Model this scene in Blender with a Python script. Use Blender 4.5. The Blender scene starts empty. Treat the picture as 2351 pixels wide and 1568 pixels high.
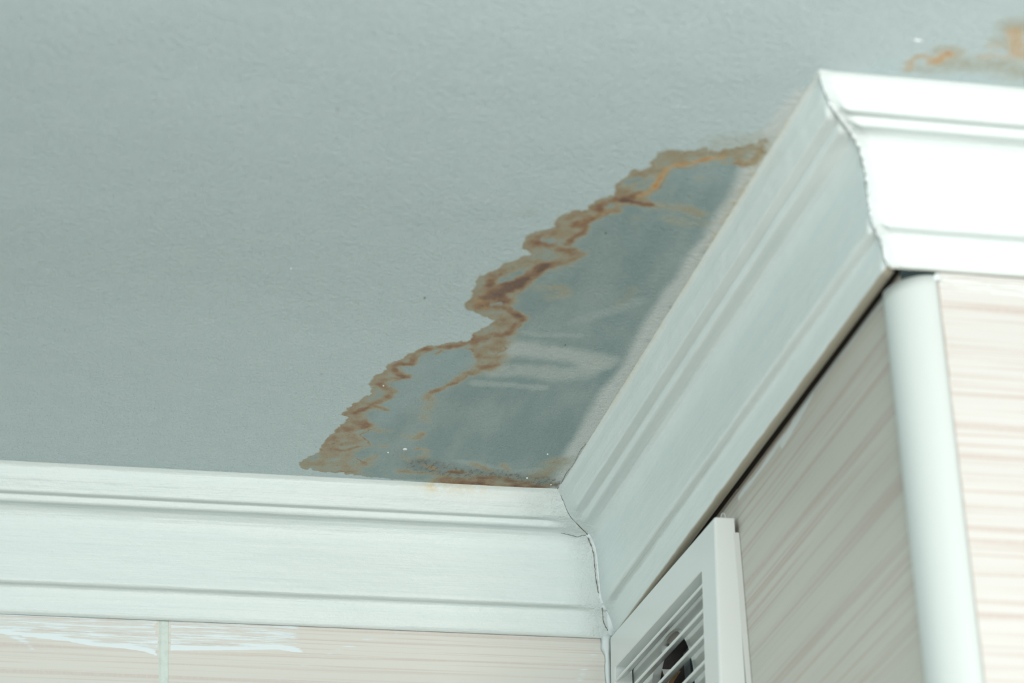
import bpy, bmesh, math
import numpy as np
from mathutils import Vector, Matrix, Euler

scene = bpy.context.scene
COL = scene.collection
HC = 2.5                       # ceiling height; walls: back y=0, side x=0, column front y=-DC
DC = 0.50554

# ---------------------------------------------------------------- camera
cam_data = bpy.data.cameras.new('camera')
cam = bpy.data.objects.new('camera', cam_data)
COL.objects.link(cam)
cam.location = (-0.514815, -1.732215, -0.743527 + HC)
cam.rotation_euler = (2.023127, 0.045122, -0.233505)
cam_data.sensor_width = 36.0
cam_data.lens = 107.846212
cam_data.clip_start = 0.01
cam_data.dof.use_dof = True
cam_data.dof.focus_distance = 1.86
cam_data.dof.aperture_fstop = 10.0
scene.camera = cam

# ---------------------------------------------------------------- world, light, exposure
world = bpy.data.worlds.new('world')
scene.world = world
world.use_nodes = True
wn = world.node_tree.nodes
wl = world.node_tree.links
bg = wn['Background']
# soft daylight all round, stronger from the open left side of the room
tc = wn.new('ShaderNodeTexCoord'); sx = wn.new('ShaderNodeSeparateXYZ'); wl.new(tc.outputs['Generated'], sx.inputs[0])
mr = wn.new('ShaderNodeMapRange'); mr.interpolation_type = 'SMOOTHSTEP'; wl.new(sx.outputs[0], mr.inputs[0])
mr.inputs[1].default_value = 0.1; mr.inputs[2].default_value = -0.8; mr.inputs[3].default_value = 0.35; mr.inputs[4].default_value = 0.44
mz = wn.new('ShaderNodeMapRange'); mz.interpolation_type = 'SMOOTHSTEP'; wl.new(sx.outputs[2], mz.inputs[0])
mz.inputs[1].default_value = -0.75; mz.inputs[2].default_value = -0.05; mz.inputs[3].default_value = 0.08; mz.inputs[4].default_value = 1.15
mm = wn.new('ShaderNodeMath'); mm.operation = 'MULTIPLY'; wl.new(mr.outputs[0], mm.inputs[0]); wl.new(mz.outputs[0], mm.inputs[1])
bg.inputs[0].default_value = (0.71, 0.98, 0.985, 1)
wl.new(mm.outputs[0], bg.inputs[1])

def area_light(name, loc, target, sx, sy, power, color):
    d = bpy.data.lights.new(name, 'AREA')
    d.shape = 'RECTANGLE'; d.size = sx; d.size_y = sy; d.energy = power; d.color = color
    o = bpy.data.objects.new(name, d); COL.objects.link(o)
    o.location = loc
    o.rotation_euler = (Vector(target) - Vector(loc)).to_track_quat('-Z', 'Y').to_euler()
    return o
area_light('key_light', (-0.06, -1.58, HC - 0.43), (-0.05, -0.2, HC - 0.05), 0.6, 0.45, 14.6, (1.0, 0.985, 0.945))  # unseen area light added near the camera to brighten ceiling and front faces
area_light('side_fill', (-2.2, -0.75, HC - 0.24), (0, -0.3, HC - 0.05), 0.9, 0.4, 10.5, (0.88, 0.99, 1.0))  # unseen fill light added on the left to lift the side faces

vs = scene.view_settings
vs.view_transform = 'Standard'; vs.look = 'None'; vs.gamma = 1.0; vs.exposure = 0.0
vs.use_curve_mapping = False

# ---------------------------------------------------------------- numpy noise helpers
def _hash(i, j, seed):
    n = (i * 374761393 + j * 668265263 + seed * 974634497) & 0xffffffff
    n = ((n ^ (n >> 13)) * 1274126177) & 0xffffffff
    return ((n ^ (n >> 16)) & 0xffff) / 65535.0
def vnoise(x, y, seed=0):
    xi = np.floor(x).astype(np.int64); yi = np.floor(y).astype(np.int64)
    fx = x - xi; fy = y - yi
    fx = fx * fx * (3 - 2 * fx); fy = fy * fy * (3 - 2 * fy)
    a = _hash(xi, yi, seed); b = _hash(xi + 1, yi, seed)
    c = _hash(xi, yi + 1, seed); d = _hash(xi + 1, yi + 1, seed)
    return (a + (b - a) * fx) * (1 - fy) + (c + (d - c) * fx) * fy
def fbm(x, y, oct=4, seed=0):                    # about -1..1
    s = 0; a = 1; t = 0
    for o in range(oct):
        s = s + a * (vnoise(x * 2 ** o + 17.3 * o, y * 2 ** o - 9.1 * o, seed + o) * 2 - 1); t += a; a *= 0.55
    return s / t
def sstep(a, b, x):
    t = np.clip((x - a) / (b - a), 0, 1)
    return t * t * (3 - 2 * t)
def poly_dist(X, Y, pts):
    d = np.full(X.shape, 1e9)
    for (x0, y0), (x1, y1) in zip(pts[:-1], pts[1:]):
        dx, dy = x1 - x0, y1 - y0
        L = dx * dx + dy * dy + 1e-12
        t = np.clip(((X - x0) * dx + (Y - y0) * dy) / L, 0, 1)
        d = np.minimum(d, (X - x0 - t * dx) ** 2 + (Y - y0 - t * dy) ** 2)
    return np.sqrt(d)
def inside(X, Y, pts):
    r = np.zeros(X.shape, bool)
    n = len(pts)
    for i in range(n):
        x0, y0 = pts[i]; x1, y1 = pts[(i + 1) % n]
        if y0 == y1: continue
        r ^= ((y0 > Y) != (y1 > Y)) & (X < (x1 - x0) * (Y - y0) / (y1 - y0) + x0)
    return r

# ---------------------------------------------------------------- object helpers
def link(name, me, mats=(), parent=None):
    o = bpy.data.objects.new(name, me); COL.objects.link(o)
    for m in (mats if isinstance(mats, (list, tuple)) else [mats]): me.materials.append(m)
    if parent is not None: o.parent = parent
    return o
def tag(o, label=None, cat=None, kind=None, group=None):
    if label: o['label'] = label
    if cat: o['category'] = cat
    if kind: o['kind'] = kind
    if group: o['group'] = group
    return o
def empty(name, loc):
    o = bpy.data.objects.new(name, None); COL.objects.link(o); o.location = loc
    o.empty_display_size = 0.02
    return o
def mesh_np(name, V, F, smooth=True, attrs=None, mi=None):
    me = bpy.data.meshes.new(name)
    V = np.asarray(V, float)
    me.from_pydata(V.tolist() if len(V) < 5000 else V, [], F.tolist() if hasattr(F, 'tolist') else F)
    if smooth: me.polygons.foreach_set('use_smooth', np.ones(len(me.polygons), bool))
    if attrs:
        for k, v in attrs.items():
            a = me.attributes.new(k, 'FLOAT', 'POINT'); a.data.foreach_set('value', np.asarray(v, np.float32))
    if mi is not None: me.polygons.foreach_set('material_index', np.asarray(mi, np.int32))
    me.update()
    return me
def grid_faces(nu, nv, flip=False):
    i, j = np.meshgrid(np.arange(nu - 1), np.arange(nv - 1), indexing='ij')
    a = (i * nv + j).ravel(); b = a + nv; c = b + 1; d = a + 1
    return np.stack([a, d, c, b] if flip else [a, b, c, d], 1)
def subset(V, F, attrs, keep):
    Fk = F[keep]
    used, inv = np.unique(Fk, return_inverse=True)
    return V[used], inv.reshape(Fk.shape), {k: v[used] for k, v in attrs.items()}
def box_bm(bm, lo, hi, bevel=0.0, seg=2):
    r = bmesh.ops.create_cube(bm, size=1.0)
    vs_ = r['verts']
    for v in vs_:
        v.co = Vector([lo[k] + (v.co[k] + 0.5) * (hi[k] - lo[k]) for k in range(3)])
    if bevel:
        es = list({e for v in vs_ for e in v.link_edges})
        bmesh.ops.bevel(bm, geom=es, offset=bevel, segments=seg, profile=0.5, affect='EDGES')
def bm_obj(name, bm, mats, parent=None, smooth=False):
    me = bpy.data.meshes.new(name); bmesh.ops.recalc_face_normals(bm, faces=bm.faces); bm.to_mesh(me); bm.free()
    if smooth:
        for p in me.polygons: p.use_smooth = True
    return link(name, me, mats, parent)
def tube_mesh(name, pts, rad, n=8, cap=True):
    pts = [Vector(p) for p in pts]; V = []; F = []
    for i, p in enumerate(pts):
        t = (pts[min(i + 1, len(pts) - 1)] - pts[max(i - 1, 0)]).normalized()
        u = t.cross(Vector((0.31, 0.17, 0.93))).normalized(); w = t.cross(u)
        r = rad[i] if hasattr(rad, '__len__') else rad
        for k in range(n):
            a = 2 * math.pi * k / n
            V.append(p + r * (math.cos(a) * u + math.sin(a) * w))
    for i in range(len(pts) - 1):
        for k in range(n):
            F.append([i * n + k, i * n + (k + 1) % n, (i + 1) * n + (k + 1) % n, (i + 1) * n + k])
    if cap:
        F.append(list(range(n))[::-1]); F.append([(len(pts) - 1) * n + k for k in range(n)])
    return mesh_np(name, [tuple(v) for v in V], F)

# ---------------------------------------------------------------- material helpers
class NT:
    def __init__(self, name):
        self.m = bpy.data.materials.new(name); self.m.use_nodes = True
        self.t = self.m.node_tree; self.n = self.t.nodes; self.l = self.t.links
        self.b = self.n['Principled BSDF']
    def set(self, sock, v):
        if hasattr(v, 'is_output') or isinstance(v, bpy.types.NodeSocket): self.l.new(v, sock)
        else: sock.default_value = v
    def attr(self, name):
        a = self.n.new('ShaderNodeAttribute'); a.attribute_name = name; return a.outputs['Fac']
    def pos(self):
        return self.n.new('ShaderNodeNewGeometry').outputs['Position']
    def mapping(self, v, scale=(1, 1, 1), loc=(0, 0, 0), rot=(0, 0, 0)):
        m = self.n.new('ShaderNodeMapping'); self.l.new(v, m.inputs['Vector'])
        m.inputs['Scale'].default_value = scale; m.inputs['Location'].default_value = loc; m.inputs['Rotation'].default_value = rot
        return m.outputs[0]
    def comb(self, x, y, z):
        c = self.n.new('ShaderNodeCombineXYZ')
        for i, v in enumerate((x, y, z)): self.set(c.inputs[i], v)
        return c.outputs[0]
    def noise(self, v, scale, detail=3, rough=0.55, dist=0.0):
        k = self.n.new('ShaderNodeTexNoise'); self.l.new(v, k.inputs['Vector'])
        k.inputs['Scale'].default_value = scale; k.inputs['Detail'].default_value = detail
        k.inputs['Roughness'].default_value = rough; k.inputs['Distortion'].default_value = dist
        return k.outputs[0]
    def math(self, op, a, b=0.0, c=0.0, clamp=False):
        k = self.n.new('ShaderNodeMath'); k.operation = op; k.use_clamp = clamp
        self.set(k.inputs[0], a); self.set(k.inputs[1], b); self.set(k.inputs[2], c)
        return k.outputs[0]
    def rng(self, v, a, b, c=0.0, d=1.0):
        k = self.n.new('ShaderNodeMapRange'); k.interpolation_type = 'SMOOTHSTEP'
        self.set(k.inputs[0], v); k.inputs[1].default_value = a; k.inputs[2].default_value = b
        k.inputs[3].default_value = c; k.inputs[4].default_value = d
        return k.outputs[0]
    def mix(self, f, a, b):
        k = self.n.new('ShaderNodeMix'); k.data_type = 'RGBA'
        self.set(k.inputs[0], f)
        self.set(k.inputs[6], a if not isinstance(a, tuple) else (*a, 1)); self.set(k.inputs[7], b if not isinstance(b, tuple) else (*b, 1))
        return k.outputs[2]
    def ramp(self, v, stops):
        k = self.n.new('ShaderNodeValToRGB'); self.l.new(v, k.inputs[0])
        e = k.color_ramp.elements
        while len(e) < len(stops): e.new(0.5)
        for i, (p, c) in enumerate(stops): e[i].position = p; e[i].color = (*c, 1)
        return k.outputs[0]
    def bump(self, h, strength, dist, prev=None):
        k = self.n.new('ShaderNodeBump'); self.l.new(h, k.inputs['Height'])
        k.inputs['Strength'].default_value = strength; k.inputs['Distance'].default_value = dist
        if prev is not None: self.l.new(prev, k.inputs['Normal'])
        return k.outputs[0]
    def out(self, color, rough=0.5, normal=None, spec=0.4):
        self.set(self.b.inputs['Base Color'], color if not isinstance(color, tuple) else (*color, 1))
        self.set(self.b.inputs['Roughness'], rough)
        self.b.inputs['Specular IOR Level'].default_value = spec
        if normal is not None: self.l.new(normal, self.b.inputs['Normal'])
        return self.m
def plain(name, color, rough=0.5, spec=0.4, grain=0.0, gscale=300):
    t = NT(name)
    nrm = None; c = color
    if grain:
        n = t.noise(t.pos(), gscale, 3)
        nrm = t.bump(n, 0.5, grain)
        n2 = t.noise(t.pos(), gscale * 0.25, 4)
        c = t.mix(t.rng(n2, 0.45, 0.75), color, tuple(0.9 * k for k in color))
    return t.out(c, rough, nrm, spec)

# ceiling paint, with the water stains driven by the attributes on the mesh
def ceiling_material():
    t = NT('ceiling_paint'); p = t.pos()
    sd = t.attr('edge'); br = t.attr('brown'); am = t.attr('amber'); sm = t.attr('smear'); wb = t.attr('teal')
    ck = t.attr('caulk'); ye = t.attr('yellow'); ru = t.attr('rough')
    fine = t.noise(p, 760, 3, 0.6)
    mott = t.noise(p, 70, 5, 0.6)
    base = t.mix(t.rng(mott, 0.35, 0.7), (0.605, 0.72, 0.73), (0.63, 0.74, 0.75))
    wet_c = t.mix(t.rng(t.noise(t.mapping(p, (1, 0.35, 1)), 34, 5, 0.6), 0.35, 0.68), (0.27, 0.37, 0.37), (0.365, 0.45, 0.44))
    wet_c = t.mix(t.math('MULTIPLY', wb, 0.75), wet_c, (0.40, 0.52, 0.53))
    smn = t.math('MULTIPLY', sm, t.rng(t.noise(p, 70, 4, 0.6), 0.12, 0.48))
    wet_c = t.mix(smn, wet_c, (0.545, 0.61, 0.585))
    edge = t.math('ADD', sd, t.math('MULTIPLY', t.math('SUBTRACT', t.noise(p, 420, 4, 0.65), 0.5), 2.2))
    wet_f = t.math('MULTIPLY', t.rng(edge, -0.25, 0.45), t.math('SUBTRACT', 1.0, t.attr('dry')))
    col = t.mix(wet_f, base, wet_c)
    ckf = t.math('MULTIPLY', ck, t.rng(t.noise(p, 90, 3), 0.1, 0.45))
    col = t.mix(ckf, col, (0.72, 0.76, 0.74))
    bn = t.math('MULTIPLY', br, t.rng(t.noise(t.mapping(p, (1, 0.6, 1)), 210, 5, 0.62), 0.2, 0.6, 0.72, 1.08))
    bcol = t.ramp(bn, [(0.0, (0.50, 0.50, 0.40)), (0.25, (0.455, 0.445, 0.33)), (0.5, (0.40, 0.305, 0.185)), (0.75, (0.325, 0.165, 0.075)), (1.0, (0.17, 0.08, 0.045))])
    col = t.mix(t.rng(bn, 0.02, 0.42, 0.0, 0.97), col, bcol)
    acol = t.mix(t.rng(am, 0.5, 1.1), (0.70, 0.44, 0.18), (0.62, 0.24, 0.05))
    col = t.mix(t.rng(am, 0.03, 0.9, 0.0, 0.85), col, acol)
    col = t.mix(t.math('MULTIPLY', ye, t.rng(t.noise(p, 150, 4), 0.3, 0.6)), col, (0.66, 0.53, 0.26))
    spk = t.math('MULTIPLY', t.rng(ru, 0.15, 0.75), t.rng(t.noise(t.mapping(p, (1, 0.5, 1)), 330, 6, 0.75), 0.49, 0.58))
    col = t.mix(t.math('MULTIPLY', spk, 0.7), col, (0.22, 0.155, 0.10))
    # relief: orange peel, broad trowel waves, brush strokes, a few grains under the paint, flaking zone
    wave = t.noise(t.mapping(p, (1.0, 1.5, 1), rot=(0, 0, -0.15)), 5.5, 2, 0.4)
    sp = t.n.new('ShaderNodeSeparateXYZ'); t.l.new(p, sp.inputs[0])
    yw = t.math('ADD', sp.outputs[1], t.math('MULTIPLY', t.math('SUBTRACT', t.noise(p, 2.6, 2, 0.4), 0.5), 0.16))
    sag = t.math('MULTIPLY', t.math('SINE', t.math('MULTIPLY', t.math('ADD', yw, 0.09), 13.4)), 0.0062)   # uneven plaster, a few mm
    nrm = t.bump(sag, 1.0, 1.0)
    nrm = t.bump(wave, 0.50, 0.012, nrm)
    brush = t.noise(t.mapping(p, (3, 0.5, 1), rot=(0, 0, 0.45)), 260, 3, 0.5)
    nrm = t.bump(brush, 0.55, 0.0012, nrm)
    mid = t.noise(p, 300, 3, 0.6)
    nrm = t.bump(mid, 0.8, 0.0014, nrm)
    nrm = t.bump(fine, 0.9, 0.0012, nrm)
    v = t.n.new('ShaderNodeTexVoronoi'); v.inputs['Scale'].default_value = 45; t.l.new(p, v.inputs['Vector'])
    sep = t.n.new('ShaderNodeSeparateColor'); t.l.new(v.outputs['Color'], sep.inputs[0])
    nod = t.math('MULTIPLY', t.rng(v.outputs['Distance'], 0.015, 0.045, 1.0, 0.0), t.rng(sep.outputs[0], 0.80, 0.82))
    nrm = t.bump(nod, 0.9, 0.0010, nrm)
    fl = t.math('MULTIPLY', ru, t.math('SUBTRACT', t.noise(p, 300, 6, 0.75), 0.5))
    nrm = t.bump(fl, 0.7, 0.0035, nrm)
    return t.out(col, t.mix(wet_f, (0.42,) * 3, (0.36,) * 3), nrm, 0.35)

# painted mouldings: u runs along the moulding, v across the profile (metres)
def moulding_material(name='moulding_paint'):
    t = NT(name); p = t.pos(); u = t.attr('u'); v = t.attr('v')
    uv = t.comb(u, v, 0.0)
    br = t.noise(t.mapping(uv, (9, 420, 1)), 1.0, 4, 0.6, 0.4)
    br2 = t.noise(t.mapping(uv, (30, 900, 1), rot=(0, 0, 0.06)), 1.0, 3, 0.55, 0.3)
    wav = t.noise(t.mapping(uv, (16, 60, 1)), 1.0, 3, 0.5)
    nrm = t.bump(wav, 0.35, 0.004)
    nrm = t.bump(br, 0.45, 0.0009, nrm)
    nrm = t.bump(br2, 0.22, 0.0004, nrm)
    nrm = t.bump(t.noise(p, 450, 4, 0.6), 0.45, 0.0007, nrm)
    rf = t.attr('rough')
    nrm = t.bump(t.math('MULTIPLY', rf, t.noise(p, 260, 5, 0.7)), 0.8, 0.003, nrm)
    vo = t.n.new('ShaderNodeTexVoronoi'); vo.inputs['Scale'].default_value = 70; t.l.new(p, vo.inputs['Vector'])
    sep = t.n.new('ShaderNodeSeparateColor'); t.l.new(vo.outputs['Color'], sep.inputs[0])
    nod = t.math('MULTIPLY', t.rng(vo.outputs['Distance'], 0.02, 0.06, 1.0, 0.0), t.rng(sep.outputs[0], 0.86, 0.88))
    nrm = t.bump(nod, 0.4, 0.0005, nrm)
    c = t.mix(t.rng(t.noise(t.mapping(uv, (14, 160, 1)), 1.0, 4, 0.6), 0.35, 0.7), (0.785, 0.845, 0.828), (0.755, 0.825, 0.81))
    st = t.math('MULTIPLY', t.attr('cream'), t.rng(t.noise(p, 190, 5, 0.65), 0.35, 0.55))
    c = t.mix(st, c, (0.74, 0.66, 0.47))
    c = t.mix(t.math('MULTIPLY', t.attr('bare'), t.rng(t.noise(p, 120, 4, 0.6), 0.0, 0.35)), c, (0.30, 0.235, 0.135))
    return t.out(c, 0.42, nrm, 0.4)

# ceramic wall tile printed with thin horizontal streaks
def tile_material(name, axis, base, alt, streak, smear_c, amt=1.0):
    t = NT(name); p = t.pos()
    s = t.n.new('ShaderNodeSeparateXYZ'); t.l.new(p, s.inputs[0])
    h = s.outputs[0 if axis == 'x' else 1]; z = s.outputs[2]
    hz = t.comb(h, z, 0.0)
    n1 = t.noise(t.mapping(hz, (1.3, 190, 1)), 1.0, 4, 0.66, 0.1)
    n2 = t.noise(t.mapping(hz, (4.5, 560, 1), (3, 7, 0)), 1.0, 3, 0.6, 0.1)
    n3 = t.noise(t.mapping(hz, (2.0, 40, 1), (9, 1, 0)), 1.0, 2)
    grain = t.noise(t.mapping(hz, (600, 300, 1)), 1.0, 2)
    c = t.mix(t.rng(n3, 0.35, 0.65), base, alt)
    f = t.math('MULTIPLY', t.rng(n1, 0.50, 0.62), t.rng(grain, 0.25, 0.6, 0.65, 1.0))
    c = t.mix(t.math('MULTIPLY', f, 0.8 * amt), c, streak)
    f2 = t.math('MULTIPLY', t.rng(n2, 0.52, 0.66), t.rng(n3, 0.35, 0.6, 0.2 * amt, 0.75 * amt))
    c = t.mix(f2, c, streak)
    sm = t.attr('smear')
    sn = t.noise(t.mapping(hz, (26, 620, 1)), 1.0, 6, 0.75)
    sf = t.rng(t.math('ADD', sm, t.math('MULTIPLY', t.math('SUBTRACT', sn, 0.5), 1.7)), 0.40, 0.62)
    sf = t.math('MULTIPLY', sf, t.rng(sm, 0.02, 0.15))
    c = t.mix(sf, c, smear_c)
    nrm = t.bump(sf, 0.4, 0.0002)
    nrm = t.bump(t.noise(p, 700, 2), 0.12, 0.0002, nrm)
    return t.out(c, t.mix(sf, (0.34,) * 3, (0.5,) * 3), nrm, 0.4)

M_CEIL = ceiling_material()
M_MOULD = moulding_material()
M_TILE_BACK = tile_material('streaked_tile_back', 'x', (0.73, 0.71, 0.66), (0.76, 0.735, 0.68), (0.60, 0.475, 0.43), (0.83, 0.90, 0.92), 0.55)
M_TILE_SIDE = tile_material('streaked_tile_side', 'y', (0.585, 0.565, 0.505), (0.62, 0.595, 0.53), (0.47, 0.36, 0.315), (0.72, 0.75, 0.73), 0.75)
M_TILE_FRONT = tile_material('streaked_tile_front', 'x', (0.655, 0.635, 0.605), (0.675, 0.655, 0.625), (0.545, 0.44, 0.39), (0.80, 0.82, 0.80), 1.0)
M_GROUT = plain('pale_grout', (0.72, 0.79, 0.74), 0.8, 0.2, 0.0004, 900)
M_PLASTIC = plain('white_plastic', (0.77, 0.80, 0.785), 0.25, 0.5)
M_PLASTIC_AGED = plain('aged_white_plastic', (0.69, 0.71, 0.68), 0.3, 0.5)
M_BEAD = plain('corner_trim_plastic', (0.60, 0.64, 0.62), 0.3, 0.45)
M_DARK = plain('crack_dark', (0.16, 0.15, 0.12), 0.9, 0.1)
M_CAULK = plain('white_caulk', (0.80, 0.85, 0.85), 0.5, 0.35, 0.0006, 260)
M_DUCT = plain('duct_dark', (0.10, 0.085, 0.08), 0.7, 0.3, 0.001, 200)
M_FLAP = plain('flap_grey', (0.15, 0.18, 0.185), 0.5, 0.4, 0.0006, 300)
M_FOAM = plain('foam_orange', (0.36, 0.22, 0.11), 0.9, 0.1, 0.002, 500)
M_RAG = plain('plaster_scrap', (0.85, 0.87, 0.86), 0.8, 0.2, 0.001, 300)
M_FLOOR = plain('floor_pale', (0.13, 0.13, 0.125), 0.5, 0.3)
M_PLASTER = plain('wall_plaster', (0.60, 0.60, 0.57), 0.8, 0.2)
M_CLEAR = NT('clear_plastic').out((0.85, 0.9, 0.9), 0.08, None, 0.6)
M_CLEAR.node_tree.nodes['Principled BSDF'].inputs['Transmission Weight'].default_value = 0.6

# ================================================================ ceiling and its stains
OUTLINE = [(-53.6, -488.6), (-56.5, -489.9), (-60.2, -485.9), (-66.3, -480.1), (-72.9, -476.0), (-78.0, -474.3), (-83.9, -475.1), (-89.2, -473.9), (-94.1, -471.4), (-98.6, -471.5), (-103.6, -469.4), (-105.9, -465.6), (-105.9, -459.3), (-104.9, -454.1), (-108.5, -450.9), (-112.6, -449.3), (-114.7, -444.5), (-115.4, -438.9), (-117.3, -433.2), (-117.1, -427.7), (-114.4, -422.6), (-117.9, -421.1), (-121.1, -417.8), (-123.7, -414.6), (-123.6, -410.0), (-125.8, -404.9), (-131.3, -404.1), (-134.8, -399.8), (-137.2, -395.6), (-138.5, -388.7), (-136.2, -385.2), (-140.7, -381.7), (-145.6, -378.0), (-148.7, -374.7), (-148.7, -367.9), (-148.2, -359.1), (-141.6, -354.1), (-146.6, -348.4), (-152.0, -341.6), (-156.1, -333.9), (-160.5, -327.2), (-164.4, -323.5), (-163.4, -313.9), (-161.5, -301.2), (-164.4, -290.2), (-159.1, -284.1), (-152.2, -280.3), (-142.2, -272.0), (-145.5, -267.2), (-148.2, -261.9), (-151.4, -255.4), (-151.7, -248.7), (-156.5, -244.7), (-161.3, -244.0), (-166.4, -239.4), (-172.2, -237.5), (-177.3, -232.3), (-181.9, -227.1), (-183.2, -219.0), (-187.0, -216.8), (-190.0, -211.8), (-189.9, -203.8), (-193.4, -198.7), (-195.8, -190.2), (-195.4, -183.3), (-192.5, -180.1), (-192.7, -171.8), (-196.3, -164.2), (-200.2, -155.2), (-201.8, -149.0), (-204.0, -141.4), (-199.8, -138.3), (-199.7, -132.1), (-202.9, -124.3), (-204.2, -112.9), (-206.2, -103.8), (-207.9, -97.2), (-206.9, -85.8), (-211.6, -81.3), (-214.7, -73.1), (-214.9, -63.9), (-207.3, -61.6), (-197.4, -58.3), (-186.6, -57.7), (-179.7, -56.6), (-161.6, -53.6), (-139.2, -49.8), (-121.1, -16.5), (-42.6, -26.5), (-35.1, -134.3), (-36.1, -456.6)]
INNER = [(-52.7, -465.8), (-58.0, -462.2), (-65.8, -463.7), (-72.7, -464.0), (-82.1, -457.6), (-91.9, -453.9), (-94.4, -446.7), (-93.9, -438.6), (-96.0, -429.1), (-96.9, -421.5), (-93.4, -414.1), (-105.8, -412.2), (-111.2, -406.6), (-114.7, -398.1), (-121.0, -392.8), (-122.0, -382.5), (-123.7, -372.6), (-124.2, -365.6), (-115.0, -360.0), (-115.0, -353.6), (-120.9, -345.2), (-128.3, -338.5), (-131.9, -327.3), (-134.9, -318.6), (-138.0, -307.7), (-140.9, -294.7), (-136.0, -289.0), (-126.5, -278.0), (-128.1, -266.4), (-132.2, -258.7), (-133.8, -248.5), (-128.9, -240.8), (-132.4, -231.8), (-128.4, -219.3), (-135.3, -212.0), (-142.0, -203.5), (-144.9, -196.1), (-143.1, -207.4), (-141.6, -222.0), (-147.3, -237.1), (-158.5, -237.2), (-167.9, -234.7), (-174.9, -227.0), (-176.2, -212.6), (-183.0, -211.6), (-175.9, -196.5), (-182.3, -189.8), (-188.0, -184.3), (-180.5, -174.7), (-182.6, -167.2), (-188.9, -156.2), (-178.5, -151.5), (-192.3, -146.0), (-186.6, -135.1), (-182.7, -123.3), (-187.2, -113.9), (-178.2, -99.9), (-189.0, -84.9), (-175.9, -74.3), (-179.7, -60.6)]
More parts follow.
